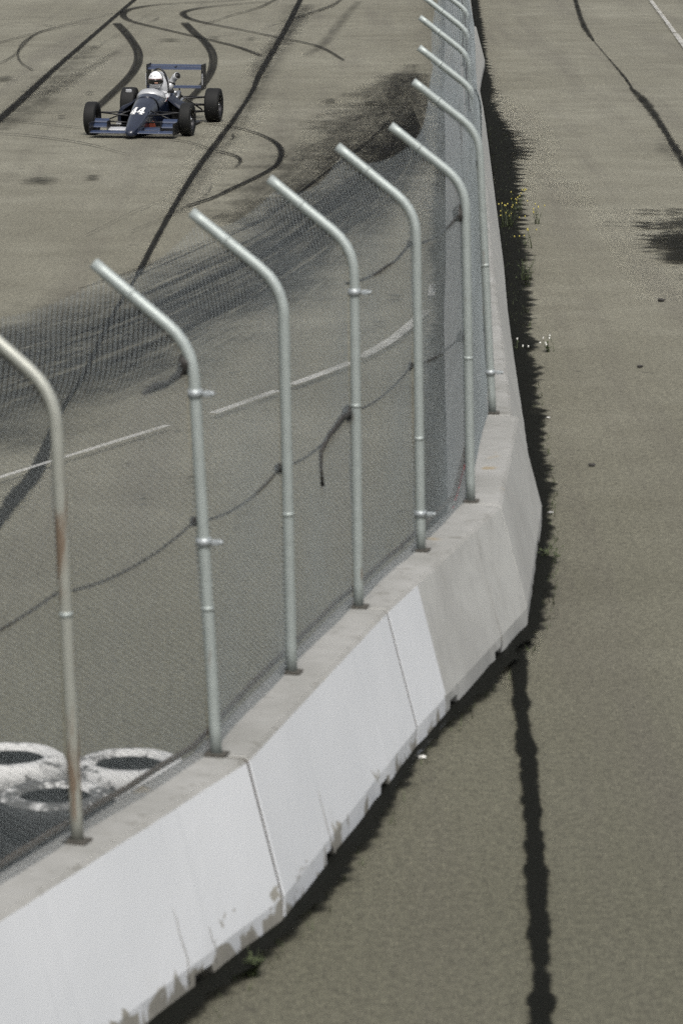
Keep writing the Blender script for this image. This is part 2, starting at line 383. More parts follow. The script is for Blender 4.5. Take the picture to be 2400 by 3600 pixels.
# tyre marks
for pts, w, m in [
    ([(268, 55), (285, 72), (303, 95), (317, 120), (317, 145), (300, 175), (268, 208), (235, 238), (215, 255)], [.24, .24, .23, .22, .22, .21, .2, .19, .18], 'rubber_mark'),
    ([(424, 54), (444, 74), (468, 95), (486, 120), (490, 145), (481, 175), (455, 210), (420, 246), (395, 275)], [.24, .23, .22, .21, .2, .18, .17, .16, .15], 'rubber_mark'),
    (C2([(1050, -3), (990, 5), (700, 20), (560, 40), (523, 65), (560, 93), (700, 128), (850, 163), (1000, 200), (1110, 240)]), [.06, .1, .16, .22, .2, .16, .12, .12, .14, .12], 'rubber_mark'),
    (C2([(1180, 5), (1080, 14), (900, 30), (790, 50), (785, 72), (850, 95), (1050, 135), (1180, 162), (1350, 200), (1460, 260)]), [.05, .1, .14, .2, .2, .16, .1, .1, .1, .06], 'rubber_mark'),
    (C2([(870, 525), (1000, 545), (1110, 578), (1175, 615), (1193, 655), (1172, 705), (1100, 750), (1000, 798), (900, 845), (790, 880)]), [.05, .07, .08, .12, .14, .12, .1, .12, .1, .1], 'thin_mark'),
    (C2([(870, 525), (1000, 545), (1110, 578), (1175, 615), (1193, 655), (1172, 705), (1100, 750), (1000, 798), (900, 845), (790, 880)]), [.04, .05, .05, .09, .09, .08, .07, .07, .05, .05], 'rubber_mark'),
    (C2([(920, 645), (980, 658), (1020, 682), (1000, 715)]), .07, 'thin_mark'),
    (C2([(985, 570), (990, 590), (960, 615), (920, 630)]), .05, 'thin_mark'),
    (C2([(-40, 478), (120, 482), (350, 478)]), .07, 'thin_mark'),
    (C2([(-40, 512), (100, 522), (350, 547)]), .09, 'thin_mark'),
    (C2([(-40, 570), (100, 578), (260, 597), (400, 622), (540, 660)]), [.1, .1, .1, .07, .04], 'thin_mark'),
    (C2([(720, 596), (800, 608), (900, 640), (1000, 668), (1025, 690)]), .08, 'thin_mark'),
    (C2([(480, 62), (330, 95), (200, 130), (110, 175), (78, 225), (90, 268), (140, 302)]), .07, 'thin_mark'),
    (C2([(-20, 85), (150, 75), (330, 70), (520, 60)]), .06, 'thin_mark'),
    (C2([(-20, 190), (90, 160), (250, 120), (420, 95), (620, 95), (675, 80)]), .08, 'thin_mark'),
    (C2([(-20, 110), (120, 100), (240, 118)]), .05, 'thin_mark'),
    (C2([(-20, 280), (60, 240), (150, 150), (260, 120)]), .08, 'thin_mark'),
    (C2([(20, 275), (160, 220), (330, 160), (500, 100)]), .05, 'faint_mark'),
    (C2([(1450, 0), (1400, 30), (1300, 65), (1240, 85)]), [.1, .2, .2, .1], 'thin_mark'),
    (C2([(1170, 0), (1100, 35), (980, 70), (860, 110)]), [.12, .15, .1, .06], 'thin_mark'),
    (C2([(1520, 10), (1450, 90), (1380, 180), (1300, 240)]), [.3, .4, .4, .3], 'faint_mark'),
    (C2([(1300, 30), (1230, 130), (1130, 230), (1080, 330)]), [.4, .5, .5, .4], 'faint_mark'),
    (C2([(500, 220), (340, 320), (240, 380), (80, 430)]), [.3, .4, .4, .3], 'faint_mark'),
    (C2([(560, 990), (700, 930), (860, 850), (900, 790)]), [.1, .12, .1, .05], 'faint_mark'),
    (C2([(360, 1010), (560, 910), (700, 850)]), [.05, .06, .05], 'faint_mark'),
    (C2([(540, 130), (470, 170), (400, 210), (300, 250)]), .08, 'faint_mark'),
    (C2([(760, 20), (640, 60), (560, 110), (520, 140)]), .07, 'faint_mark'),
    (C2([(1210, 90), (1100, 130), (960, 150), (830, 165)]), .07, 'faint_mark'),
]:
    ribbon('skid_mark', pts, w, M[m])
# stains
def blob(name, px, py, wx, dy, mat, skew=0.):
    x, y = gp(px, py); n_, m_ = 24, 16; k_ = WF[mat.name]; z = zlay[0]; zlay[0] += .0006; V, Fc, UV = [], [], []
    for a_ in range(n_+1):
        for b_ in range(m_+1):
            u_, v_ = -1 + 2*a_/n_, -1 + 2*b_/m_; V.append((x + u_*wx/2*k_ + v_*skew, y + v_*dy/2*k_, z)); UV.append((u_*wx/2*k_, .5 + .5*min(1.6, math.hypot(u_, v_))))
    for a_ in range(n_):
        for b_ in range(m_): o_ = a_*(m_+1)+b_; Fc.append((o_, o_+m_+1, o_+m_+2, o_+1))
    return mesh_obj(name, V, Fc, mat, ground, uvs=UV)
for px, py, wx, dy in [(92, 418, .7, 1.5), (213, 412, .3, .8), (390, 95, .7, 1.2), (492, 90, .45, 1.), (577, 92, .3, 1.), (12, 184, .4, 2.),
                       (142, 272, .2, .6), (206, 217, .22, .7), (758, 236, .35, 1.), (850, 241, .5, 1.), (905, 690, .25, .4), (870, 750, .2, .35), (330, 1160, .1, .15), (440, 1110, .12, .15)]:
    blob('oil_stain', px, py, wx, dy, M['stain'])
blob('damp_patch', 1610, 560, 1.3, 6.5, M['wet']); blob('damp_patch', 1550, 575, .7, 4., M['wet'])
blob('rubber_smudge', 1530, 525, .5, 2.5, M['smudge']); blob('rubber_smudge', 1535, 350, .5, 5, M['smudge'])
blob('silt_patch', 1135, 330, .9, 8, M['wet']); blob('silt_patch', 1150, 362, .7, 4, M['wet']); blob('silt_patch', 1140, 300, .4, 4, M['wet'])
blob('silt_patch', 1120, 210, .3, 7, M['wet'])
# painted lines
ribbon('painted_line', [(1455, -55), (1490, 0), (1528, 52), (1548, 80)], .11, M['line'])
ribbon('painted_line', [(1550, 82), (1568, 107), (1600, 150)], .14, M['line'])
ribbon('painted_line', [(-40, 1126), (0, 1112), (100, 1080), (190, 1052)], .06, M['line'])
ribbon('painted_line', [(192, 1052), (270, 1027), (385, 991)], .075, M['line'])
ribbon('painted_line', [(490, 963), (560, 938), (635, 911)], .10, M['line'])
ribbon('painted_line', [(668, 897), (740, 871), (806, 845)], .115, M['line'])
ribbon('painted_line', [(828, 834), (870, 811), (902, 791)], .14, M['line'])
ribbon('painted_line', [(903, 790), (935, 764), (955, 746), (978, 725)], .13, M['line'])
q = [gp(*p) for p in ((979, 692), (1000, 692), (1003, 665), (984, 665))]
strip('painted_line', np.array([q[0], q[3]]), np.array([q[1], q[2]]), M['line'])

# ------------------------------------------------------------------ concrete barriers
HB, WT = .87, .145                      # height, half width of the top
n0 = np.array((.94, -.34))
edge = [np.array(p) for p in ((-1.70, 14.45), (-.47, 17.74), (.26, 21.13), (1.06, 24.36), (1.35, 27.98))]
cen = []
for i, e in enumerate(edge):
    d = edge[min(i+1, 4)] - edge[max(i-1, 0)]; d /= np.linalg.norm(d); cen.append(e - WT*np.array((d[1], -d[0])))
segs = [(cen[i], cen[i+1]) for i in range(4)]
far = [(1.155, 28.0), (1.25, 31.7), (1.335, 35.4), (1.43, 39.1), (1.55, 42.8), (1.65, 46.5), (1.75, 50.2), (1.85, 53.9), (1.95, 57.6), (2.05, 61.3), (2.14, 65.0), (2.22, 68.8)]
far2 = [(2.22, 68.85), (2.40, 72.5), (2.60, 76.2)]
far3 = [(2.43, 76.25), (2.55, 80), (2.66, 83.8), (2.77, 87.5), (2.87, 91.2), (2.98, 95), (3.08, 98.7), (3.2, 102.4), (3.3, 106)]
for ch in (far, far2, far3): segs += [(np.array(ch[i]), np.array(ch[i+1])) for i in range(len(ch)-1)]
PROF = [(-.34, 0), (-.335, .17), (-.155, HB-.02), (-WT+.012, HB), (WT-.012, HB), (.155, HB-.02), (.335, .17), (.34, 0)]
def barrier(a, b, idx, k0=0., k1=0.):
    L = float(np.linalg.norm(b-a)) - .026; ang = math.atan2(b[1]-a[1], b[0]-a[0])
    near = idx < 8; r_ = random.Random(100+idx)
    notches = [(L*.30, .08), (L*.71, .09)]
    st = {0., .012, L-.012, L}
    for c, h in notches: st |= {c-h-.012, c-h, c+h, c+h+.05}
    if near: st |= {L*k/14 for k in range(1, 14)}
    if idx == 2: st |= {.78}
    st = sorted(st); V, Fc, mi = [], [], []; P = len(PROF)
    for x in st:
        inn = any(abs(x-c) <= h+1e-6 for c, h in notches); endc = .008 if x in (0., L) else 0
        for k, (y, z) in enumerate(PROF):
            jy = r_.uniform(-.0012, .0012) if near else 0; jz = r_.uniform(-.002, .002) if near else 0
            if z == 0:
                zz = .11 if inn else 0.0; yy = y*(.985 if inn else 1); jz = abs(jz)*2 if not inn else jz; zz += jz
                jy *= 6
            else: zz, yy = z + jz, y
            mit = (k0*max(0, 1-x/(L*.4)) + k1*max(0, 1-(L-x)/(L*.4)))*yy
            V.append((x + mit, yy*(1-endc*2) + jy, zz - (endc if z > .5 else 0)))
    for i in range(len(st)-1):
        for k in range(P):
            k2 = (k+1) % P; Fc.append((i*P+k, (i+1)*P+k, (i+1)*P+k2, i*P+k2))
            face_right = k in (4, 5, 6)      # faces between profile points
            mid = (st[i]+st[i+1])/2
            if k in (2, 3, 4): mi.append(1)
            elif idx <= 1: mi.append(2)
            elif idx == 2 and mid < .78: mi.append(2)
            else: mi.append(0)
    cap_ = 3 if idx < 3 else 0
    Fc.append(tuple(range(P))[::-1]); mi.append(cap_); Fc.append(tuple((len(st)-1)*P+k for k in range(P))); mi.append(3 if idx < 3 else 0)
    mats = [M['concrete'], M['concrete_top'], M['paint'] if idx == 0 else M['paint2'], M['rail']]
    # local Y is flipped so that +y is the service-road side
    V = [(x, -y, z) for x, y, z in V]
    bm = bmesh.new(); vs_ = [bm.verts.new(v) for v in V]
    for f, m in zip(Fc, mi):
        fc = bm.faces.new([vs_[i] for i in f]); fc.material_index = m
    o = bm_obj('concrete_barrier', bm, mats)
    dx = (b-a)/np.linalg.norm(b-a)*.013
    o.location = (a[0]+dx[0], a[1]+dx[1], 0); o.rotation_euler = (0, 0, ang)
    return o
names = ['white painted concrete barrier block nearest the viewer, paint chipped along its foot',
         'fully white painted concrete barrier block, second from the viewer',
         'concrete barrier block painted white only at its near end, third from the viewer',
         'bare pale concrete barrier block at the bend of the wall, fourth from the viewer']
ordn = ['first', 'second', 'third', 'fourth', 'fifth', 'sixth', 'seventh', 'eighth', 'ninth', 'tenth', 'eleventh', 'twelfth', 'thirteenth',
        'fourteenth', 'fifteenth', 'sixteenth', 'seventeenth', 'eighteenth', 'nineteenth', 'twentieth', 'twenty-first', 'twenty-second']
near_blocks = []
for i, (a, b) in enumerate(segs):
    lab = names[i] if i < 4 else 'bare concrete barrier block in the straight far row, %s beyond the bend' % ordn[i-4]
    def kink(p, q_):
        return math.tan((math.atan2(*(q_[1]-q_[0])[::-1]) - math.atan2(*(p[1]-p[0])[::-1]))/2)
    k0_ = -kink(segs[i-1], segs[i]) if 0 < i < 5 else 0.; k1_ = kink(segs[i], segs[i+1]) if i < 4 else 0.
    o = tag(barrier(a, b, i, k0_, k1_), lab, 'barrier', 'concrete barrier blocks in a curving row')
    near_blocks.append(o)
    if i == 3: bend_block = o

# silt that has gathered along the foot of the barriers, on the service road
foot = [s[0] for s in segs[:4]] + [np.array(p) for p in far[:-1]] + [np.array(p) for p in far2[:-1]] + [np.array(p) for p in far3]
fc = catmull([tuple(p) for p in foot], .12)
t = np.gradient(fc, axis=0); t /= np.linalg.norm(t, axis=1)[:, None]; nr = np.c_[t[:, 1], -t[:, 0]]
yy = fc[:, 1]
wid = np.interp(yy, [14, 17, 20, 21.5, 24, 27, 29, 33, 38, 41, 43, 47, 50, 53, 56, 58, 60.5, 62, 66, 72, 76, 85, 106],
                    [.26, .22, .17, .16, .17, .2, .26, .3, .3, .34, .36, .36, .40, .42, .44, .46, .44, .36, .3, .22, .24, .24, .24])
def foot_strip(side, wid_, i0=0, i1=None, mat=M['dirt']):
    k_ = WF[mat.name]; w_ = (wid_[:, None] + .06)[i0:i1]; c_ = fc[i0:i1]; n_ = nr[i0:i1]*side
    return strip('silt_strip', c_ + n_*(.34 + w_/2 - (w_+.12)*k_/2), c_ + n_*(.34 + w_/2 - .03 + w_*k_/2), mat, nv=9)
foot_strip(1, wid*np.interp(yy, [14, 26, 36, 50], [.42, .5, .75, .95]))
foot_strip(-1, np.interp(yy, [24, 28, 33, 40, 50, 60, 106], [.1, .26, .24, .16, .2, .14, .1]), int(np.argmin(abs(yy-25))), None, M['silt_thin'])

# ------------------------------------------------------------------ chain-link debris fence
fence = empty('debris_fence', (0, 0, 0))
tag(fence, 'galvanised chain-link debris fence with bent-over posts standing on the concrete barriers', 'fence')
posts = [((-1.20, 16.24), 2.94, -.08), ((-.62, 17.79), 2.92, -.11), ((-.27, 19.54), 2.98, -.04), ((.10, 21.18), 2.99, -.03),
         ((.50, 22.83), 3.02, -.04), ((.87, 24.47), 3.01, -.05), ((1.16, 28.08), 3.03, -.12)]
allc = np.array([tuple(s[0]) for s in segs] + [tuple(segs[-1][1])])
def cx(y): return float(np.interp(y, allc[:, 1], allc[:, 0]))
fy = [32.5, 36.6, 40.3, 44.5, 48.6, 52.7, 56.8, 60.9, 65, 69.2, 73.3, 77.4, 81.5, 85.6, 89.7, 93.8, 98, 102]
posts += [((cx(y)-.005, y), 3.0 + rng.uniform(-.03, .03), rng.uniform(-.1, -.02)) for y in fy]
arm_h, arm_v, RB = .50, .385, .16
frames = []
for i, (p, zb, lean) in enumerate(posts):
    a = np.array(posts[max(i-1, 0)][0]); b = np.array(posts[min(i+1, len(posts)-1)][0]); d = b-a; d /= np.linalg.norm(d)
    frames.append((Vector((p[0], p[1], HB)), Vector((d[0], d[1], 0)), Vector((-d[1], d[0], 0)), zb, lean))
def profile(i, off=0., tmax=1.0, n_lo=14, n_bend=5, n_arm=6):
    """points up the post and out along the arm; off moves towards the track, normal to the post"""
    base, d, left, zb, lean = frames[i]; H = zb-HB
    A = Vector((lean/ max(.3, -left.x) * 1.0, H)) if left.x < -.3 else Vector((0, H))
    A.x = -lean                                  # lean towards the track
    arm = Vector((arm_h, arm_v)); au = arm.normalized(); pu = A.normalized()
    c0 = A - pu*RB; c1 = A + au*RB; P = [c0*(k/n_lo) for k in range(n_lo+1)]
    for k in range(1, n_bend+1):
        s_ = k/n_bend; P.append(c0*(1-s_)**2 + A*2*s_*(1-s_) + c1*s_**2)
    e = A + arm*tmax
    for k in range(1, n_arm+1): P.append(c1 + (e-c1)*(k/n_arm))
    out = []
    for k, q in enumerate(P):
        tq = (P[min(k+1, len(P)-1)] - P[max(k-1, 0)]).normalized(); nn = Vector((tq.y*1.0, -tq.x))  # to the right of travel
        q2 = q + nn*(off if (i < 7 or k > 17) else -off)
        out.append(base + left*q2.x + Vector((0, 0, q2.y)))
    return out
for i in range(len(posts)):
    base, d, left, zb, lean = frames[i]
    po = tube('post', profile(i), .030, M['galv_rust'] if i == 0 else M['galv'], fence, n=14 if i < 12 else 8)
    rz = math.atan2(d.y, d.x)
    box('base_plate', base + Vector((0, 0, .008)), (.095, .11, .012), M['baseplate'], po, Matrix.Rotation(rz, 3, 'Z'), .002)
    pr = profile(i)
    ties = [(rng.uniform(.25, .7), .0300)] if i < 9 else []
    for tt, rr in ties:
        k = tt*14; k0 = int(k); q = pr[k0].lerp(pr[k0+1], k-k0 + rng.uniform(-.3, .3)*.5); ax = (pr[k0+1]-pr[k0]).normalized()
        tube('tie_band', [q - ax*.012, q + ax*.012], rr+.001, M['galv'], po, 12)
    q = pr[19 + 3] ; ax = (pr[23]-pr[22]).normalized()
    tube('tie_band', [q - ax*.01, q + ax*.01], .0310, M['galv'], po, 12)
# bolted clamps
def clamp(i, frac, side=1):
    pr = profile(i); k = frac*14; k0 = int(k); q = pr[k0].lerp(pr[k0+1], k-k0); base, d, left, zb, lean = frames[i]
    o = tube('clamp', [q - Vector((0, 0, .02)), q + Vector((0, 0, .02))], .037, M['clamp'], fence, 14)
    e = q - left*.04*1.0 - d*.03
    box('clamp_lug', q - left*.062, (.04, .04, .025), M['clamp'], o, Matrix.Rotation(math.atan2(left.y, left.x), 3, 'Z'), .006)
    tube('bolt', [q - left*.08, q - left*.098], .012, M['clamp'], o, 8)
clamp(1, .57); clamp(1, .96); clamp(3, .95); clamp(4, .12); clamp(6, .16)
# chain-link fabric, span by span
def fabric(Pa, Pb, pitch, wire, ext0=0., seed=0):
    """zig-zag wires between two post profiles"""
    A = np.array([tuple(p) for p in Pa]); B = np.array([tuple(p) for p in Pb])
    la = np.r_[0, np.cumsum(np.linalg.norm(np.diff(A, axis=0), axis=1))]; lb = np.r_[0, np.cumsum(np.linalg.norm(np.diff(B, axis=0), axis=1))]
    T = (la[-1]+lb[-1])/2; W = float(np.linalg.norm(B[0]-A[0])); nc = max(2, int(W/pitch)); nrw = int(T/(pitch*.5))
    J, K = np.meshgrid(np.arange(nrw+1), np.arange(nc), indexing='xy')     # K wires, J steps
    sgn = np.where(((J+K) % 2) == 0, -1., 1.)
    u = (K+.5 + sgn*.5)/nc; tt = J/nrw
    r = np.random.RandomState(seed)
    Pa_ = np.stack([np.interp(tt*la[-1], la, A[:, k]) for k in range(3)], -1)
    Pb_ = np.stack([np.interp(tt*lb[-1], lb, B[:, k]) for k in range(3)], -1)
    P = Pa_*(1-u[..., None]) + Pb_*u[..., None]
    sag = 4*u*(1-u)*np.clip((tt-.62)/.38, 0, 1)**1.5*(.05 + .03*r.rand())     # the free edge hangs between arms
    P[..., 2] -= sag*1.2; 
    w1 = np.sin(u*7+seed)*np.sin(tt*9+seed*2)*.010
    along = (B[0]-A[0])/W; nrm = np.array([-along[1], along[0], 0.])
    P += nrm*(w1 + sgn*wire*.8)[..., None]
    # three-sided wire round each zig-zag
    o1 = np.array([0, 0, wire*.5])
    offs = [along*wire*.62, -along*wire*.31 + nrm*wire*.54, -along*wire*.31 - nrm*wire*.54]
    V = np.stack([P + o for o in offs], 2)              # nc, nrw+1, 3, 3
    idx = np.arange(V.shape[0]*V.shape[1]*3).reshape(V.shape[0], V.shape[1], 3)
    Q = []
    for k in range(3):
        k2 = (k+1) % 3
        Q.append(np.stack([idx[:, :-1, k], idx[:, :-1, k2], idx[:, 1:, k2], idx[:, 1:, k]], -1).reshape(-1, 4))
    return V.reshape(-1, 3), np.concatenate(Q)
OFF = .036
ext = [p - (frames[1][0]-frames[0][0])*1.15 for p in profile(0, OFF, .93)]
profs = [ext] + [profile(i, OFF, .90 if i < 5 else .72) for i in range(len(posts))]
for i in range(len(profs)-1):
    V, Q = fabric(profs[i], profs[i+1], .031 if i < 8 else (.05 if i < 14 else .07), .0030 if i < 8 else (.0046 if i < 14 else .0066), seed=i)
    tag(np_mesh('chain_link_mesh', V, Q, M['wire'], fence), kind='stuff')
# rail under the fabric, on the track-side edge of the barriers
rp = [frames[0][0] + (frames[0][0]-frames[1][0])*1.15 + frames[0][2]*.12] + [f[0] + f[2]*.12 for f in frames]
for i in range(len(rp)-1):
    if i > 13: break
    a, b = rp[i] + Vector((0, 0, .035)), rp[i+1] + Vector((0, 0, .035)); d = b-a
    if i in (1, 2): b = a.lerp(b, .985)
    sg = [a.lerp(b, k/4) + Vector((0, 0, rng.uniform(-.008, .008))) for k in range(5)]
    tube('bottom_rail', sg, .017, M['rail'], fence, 6, False)
# tension cables with ties
def cable(z_of, dz_amp, r_, upto, knots, start=-1):
    pts = []
    for i in range(start, upto):
        f0 = frames[max(i, 0)]; f1 = frames[i+1]
        base0 = f0[0] if i >= 0 else f0[0] - (f1[0]-f0[0] if i >= 0 else frames[1][0]-frames[0][0])*1.1
        zz0, zz1 = z_of(max(i, 0)), z_of(i+1)
        for k in range(8):
            s_ = k/8; p = base0.lerp(f1[0], s_) + f0[2].lerp(f1[2], s_)*(.045 + .06*s_*0)
            lean = (f0[4]*(1-s_) + f1[4]*s_); zz = zz0*(1-s_)+zz1*s_
            p = p + f0[2].lerp(f1[2], s_)*(-lean)*((zz-HB)/2.1)
            pts.append(Vector((p.x, p.y, zz - 4*s_*(1-s_)*dz_amp*(.6+.8*random.Random(i*3+int(zz*10)).random()))))
    tube('tension_cable', pts, r_, M['cable'], fence, 5)
    for (i, sz) in knots:
        f = frames[i]; z = z_of(i); q = f[0] + f[2]*(.05 - f[4]*((z-HB)/2.1)); q = Vector((q.x, q.y, z))
        bm = bmesh.new(); bmesh.ops.create_icosphere(bm, subdivisions=2, radius=1, matrix=Matrix.Translation(q) @ Matrix.Diagonal((sz*.6, sz*.8, sz, 1)))
        rr = random.Random(i)
        for v in bm.verts: v.co += Vector((rr.uniform(-1, 1), rr.uniform(-1, 1), rr.uniform(-1, 1)))*sz*.18
        bm_obj('cable_knot', bm, M['cable'], fence, True)
cable(lambda i: 2.02 + .03*math.sin(i*2.1), .05, .0065, 14, [(1, .03), (3, .05), (2, .035), (4, .03), (5, .04)])
cable(lambda i: 2.80 + .02*math.sin(i*1.7), .06, .009, 14, start=3, knots= [(1, .055), (5, .06), (6, .04), (4, .025)])
f = frames[1]; q = Vector((f[0].x, f[0].y, 2.79)) + f[2]*.16; e = frames[0][0].lerp(frames[1][0], .72); e = Vector((e.x, e.y, 2.75)) + f[2]*.17
tube('loose_wire', [q, q.lerp(e, .4) - Vector((0, 0, .02)), q.lerp(e, .75), e], [.022, .016, .022, .008], M['cable'], fence, 6)
# loose hanging wire end on the middle cable
f = frames[3]; q = Vector((f[0].x, f[0].y, 2.02)) + f[2]*.05; e = frames[2][0].lerp(frames[3][0], .55); e = Vector((e.x, e.y, 1.93)) + f[2]*.05
tube('loose_wire', [q, q.lerp(e, .3) + Vector((0, 0, .04)), q.lerp(e, .75) + Vector((0, 0, .03)), e, e + Vector((0, 0, -.1)), e + Vector((.01, 0, -.2))], [.016, .016, .015, .013, .009, .012], M['cable'], fence, 6)

# ------------------------------------------------------------------ tyre stacks behind the barrier
def tyre(x, y, z, mats, label, rad=.31, h=.2, tilt=(0, 0)):
    b_ = h*.5
    prof = [(rad*.60, -b_*.72), (rad*.66, -b_*.98), (rad*.84, -b_), (rad*.955, -b_*.8), (rad, -b_*.45), (rad*1.004, 0), (rad, b_*.45), (rad*.955, b_*.8),
            (rad*.84, b_), (rad*.66, b_*.98), (rad*.60, b_*.72), (rad*.68, b_*.5), (rad*.9, b_*.35), (rad*.92, -b_*.35), (rad*.68, -b_*.5)]
    o = empty('tyre', (x, y, z)); o.rotation_euler = (tilt[0], tilt[1], rng.uniform(0, 6))
    lathe('casing', prof, 'Z', M['old_tyre'], o, 40, closed=True)
    top = [(rad*.605, b_*.74), (rad*.665, b_*1.0), (rad*.84, b_*1.02), (rad*.958, b_*.82)] if len(mats) > 1 else None
    if mats is WW:
        lathe('paint_coat', [(r_+.003, z_) if 3 < k_ < 7 else (r_+.001, z_+(.003 if z_ > 0 else -.003)) for k_, (r_, z_) in enumerate(prof[:11])], 'Z', M['white_tyre'], o, 40)
    if top: lathe('painted_sidewall', [(r_, z_+.002) for r_, z_ in top], 'Z', mats[1], o, 40)
    # tread blocks
    V, Fc = [], []
    for k in range(36):
        a0 = 2*math.pi*k/36; a1 = a0 + 2*math.pi/36*.62
        for row in (-1, 0, 1):
            za, zb_ = row*b_*.3 - b_*.12, row*b_*.3 + b_*.12; o_ = len(V)
            sh = row*.04
            for rr in (rad*.985, rad*1.022):
                for aa, zz in ((a0+sh, za), (a1+sh, za), (a1+sh, zb_), (a0+sh, zb_)): V.append((rr*math.cos(aa), rr*math.sin(aa), zz))
            Fc += [tuple(o_+i for i in q_) for q_ in ((4, 5, 6, 7), (0, 1, 5, 4), (1, 2, 6, 5), (2, 3, 7, 6), (3, 0, 4, 7))]
    mesh_obj('tread', V, Fc, mats[0], o)
    return tag(o, label, 'tyre', 'old tyres stacked behind the barrier')
BW = [M['old_tyre']]; WW = [M['white_tyre']]; BWW = [M['old_tyre'], M['worn_tyre']]
stacks = [((-1.80, 19.58), BW, WW, 'white painted tyre at the left edge of the picture, behind the first post', 'black tyre under the leftmost white tyre behind the first post'),
          ((-1.14, 19.46), BW, WW, 'white painted tyre between the first and second posts, nearest the barrier', 'black tyre under the white tyre between the first two posts'),
          ((-1.50, 18.80), BW, BWW, 'black tyre with white painted upper sidewall, right behind the foot of the first post', 'black tyre at the bottom of the stack right behind the first post'),
          ((-2.14, 18.82), BW, BW, 'plain black tyre cut by the left edge of the picture', 'black bottom tyre of the stack cut by the left picture edge'),
          ((-2.03, 18.12), BW, BW, 'black tyre on top of the nearest stack, low at the left picture edge', 'black tyre at the bottom of the nearest stack at left edge')]
for (x, y), lo_, hi_, lab, lab2 in stacks:
    tyre(x, y, .1, lo_, lab2); tyre(x+rng.uniform(-.01, .01), y+rng.uniform(-.01, .01), .302, hi_, lab)

# ------------------------------------------------------------------ racing car
HEAD = R(261.3)
car = empty('racing_car', (-3.33, 61.25, 0), HEAD)
tag(car, 'dark navy single-seater racing car with open wheels, number 44 on its nose', 'racing car')
secs = [  # x, half width, z bottom, z top, cockpit depth
    (.83, .018, .065, .10, 0), (.82, .045, .05, .125, 0), (.77, .075, .04, .16, 0), (.68, .10, .04, .20, 0), (.5, .125, .045, .265, 0), (.25, .155, .05, .355, 0),
    (0, .178, .05, .44, 0), (-.25, .20, .05, .52, 0), (-.5, .222, .05, .588, 0), (-.72, .24, .045, .635, 0), (-.84, .25, .045, .652, 0), (-.90, .255, .045, .655, .02), (-.93, .26, .045, .652, .30),
    (-1.0, .268, .045, .635, .44), (-1.2, .28, .045, .60, .46), (-1.45, .285, .045, .60, .46), (-1.6, .28, .045, .63, .44), (-1.66, .275, .045, .65, .03), (-1.8, .26, .045, .66, 0),
    (-2.1, .225, .05, .60, 0), (-2.4, .17, .06, .50, 0), (-2.62, .13, .08, .40, 0)]
NS = 56
def ring(x, hw, zb, zt, dep):
    out = []
    for k in range(NS):
        a = 2*math.pi*k/NS; c, s_ = math.cos(a), math.sin(a); p = 2/2.7 if s_ >= 0 else 2/4.5
        y = hw*math.copysign(abs(c)**p, c); z = (zb+zt)/2 + (zt-zb)/2*math.copysign(abs(s_)**p, s_)
        if dep and s_ > 0:
            q = 1 - min(1, abs(y)/(hw*.80)); q = min(1, q/.16)
            z -= dep*q*q*(3-2*q)
        out.append((x, y, z))
    return out
V, Fc = [], []
# denser sections for a smooth nose
dense = []
sa = np.array(secs)
xs = sorted(set([s_[0] for s_ in secs] + list(np.arange(-.8, .8, .06))), reverse=True)
for x in xs: dense.append([x] + [float(np.interp(-x, -sa[:, 0], sa[:, k])) for k in range(1, 5)])
for s_ in dense: V += ring(*s_)
for i in range(len(dense)-1):
    for k in range(NS): Fc.append((i*NS+k, i*NS+(k+1) % NS, (i+1)*NS+(k+1) % NS, (i+1)*NS+k))
Fc.append(tuple(range(NS))[::-1]); Fc.append(tuple((len(dense)-1)*NS+k for k in range(NS)))
body = mesh_obj('bodywork', V, Fc, M['navy'], car, True)
bvh = BVHTree.FromPolygons([Vector(v) for v in V], Fc)
# windscreen / cockpit cowl in light grey
def wrap(name, poly_uv, mat, parent, origin, du, dv, dirn, lift=.003, sub=3):
    """flat shape laid onto the bodywork: shape points origin + u*du + v*dv thrown along dirn"""
    bm = bmesh.new(); vv = [bm.verts.new((u, v, 0)) for u, v in poly_uv]; bm.faces.new(vv)
    bmesh.ops.triangulate(bm, faces=bm.faces)
    for _ in range(sub): bmesh.ops.subdivide_edges(bm, edges=list(bm.edges), cuts=1, use_grid_fill=False)
    for v in bm.verts:
        p = origin + du*v.co.x + dv*v.co.y; h = bvh.ray_cast(p, dirn)
        v.co = (h[0] - dirn*lift) if h[0] else p + dirn*.3
    bmesh.ops.recalc_face_normals(bm, faces=bm.faces); me = bpy.data.meshes.new(name); bm.to_mesh(me); bm.free(); me.materials.append(mat)
    o = bpy.data.objects.new(name, me); col.objects.link(o); o.parent = parent; return o
four = [[(.36, 0), (.62, 0), (.62, .22), (.74, .22), (.74, .42), (.62, .42), (.62, 1.0), (.36, 1.0), (0, .44), (0, .22), (.36, .22)],]
dn = Vector((-.55, 0, -.835)).normalized()
def digit4(u0, sc_u, sc_v, o, parent):
    # the figure is made of four pieces so that its counter stays open
    pieces = [[(0, .22), (.80, .22), (.80, .42), (0, .42)], [(.40, .42), (.64, .42), (.64, 1.0), (.40, 1.0)], [(.40, 0), (.64, 0), (.64, .22), (.40, .22)],
              [(0, .42), (.22, .42), (.40, .74), (.40, 1.0)], [(.30, 0), (.40, 0), (.40, .09), (.30, .09)], [(.64, 0), (.74, 0), (.74, .09), (.64, .09)]]
    bmv = []
    for k, pc in enumerate(pieces):
        pts = [(u0 + (u + .10*v)*sc_u, (v-.5)*sc_v) for u, v in pc]
        bmv.append(pts)
    return bmv
bm = bmesh.new()
org = Vector((.12, 0, 1.2)) ; du = Vector((0, 1, 0)); dv = Vector((-1, 0, 0))
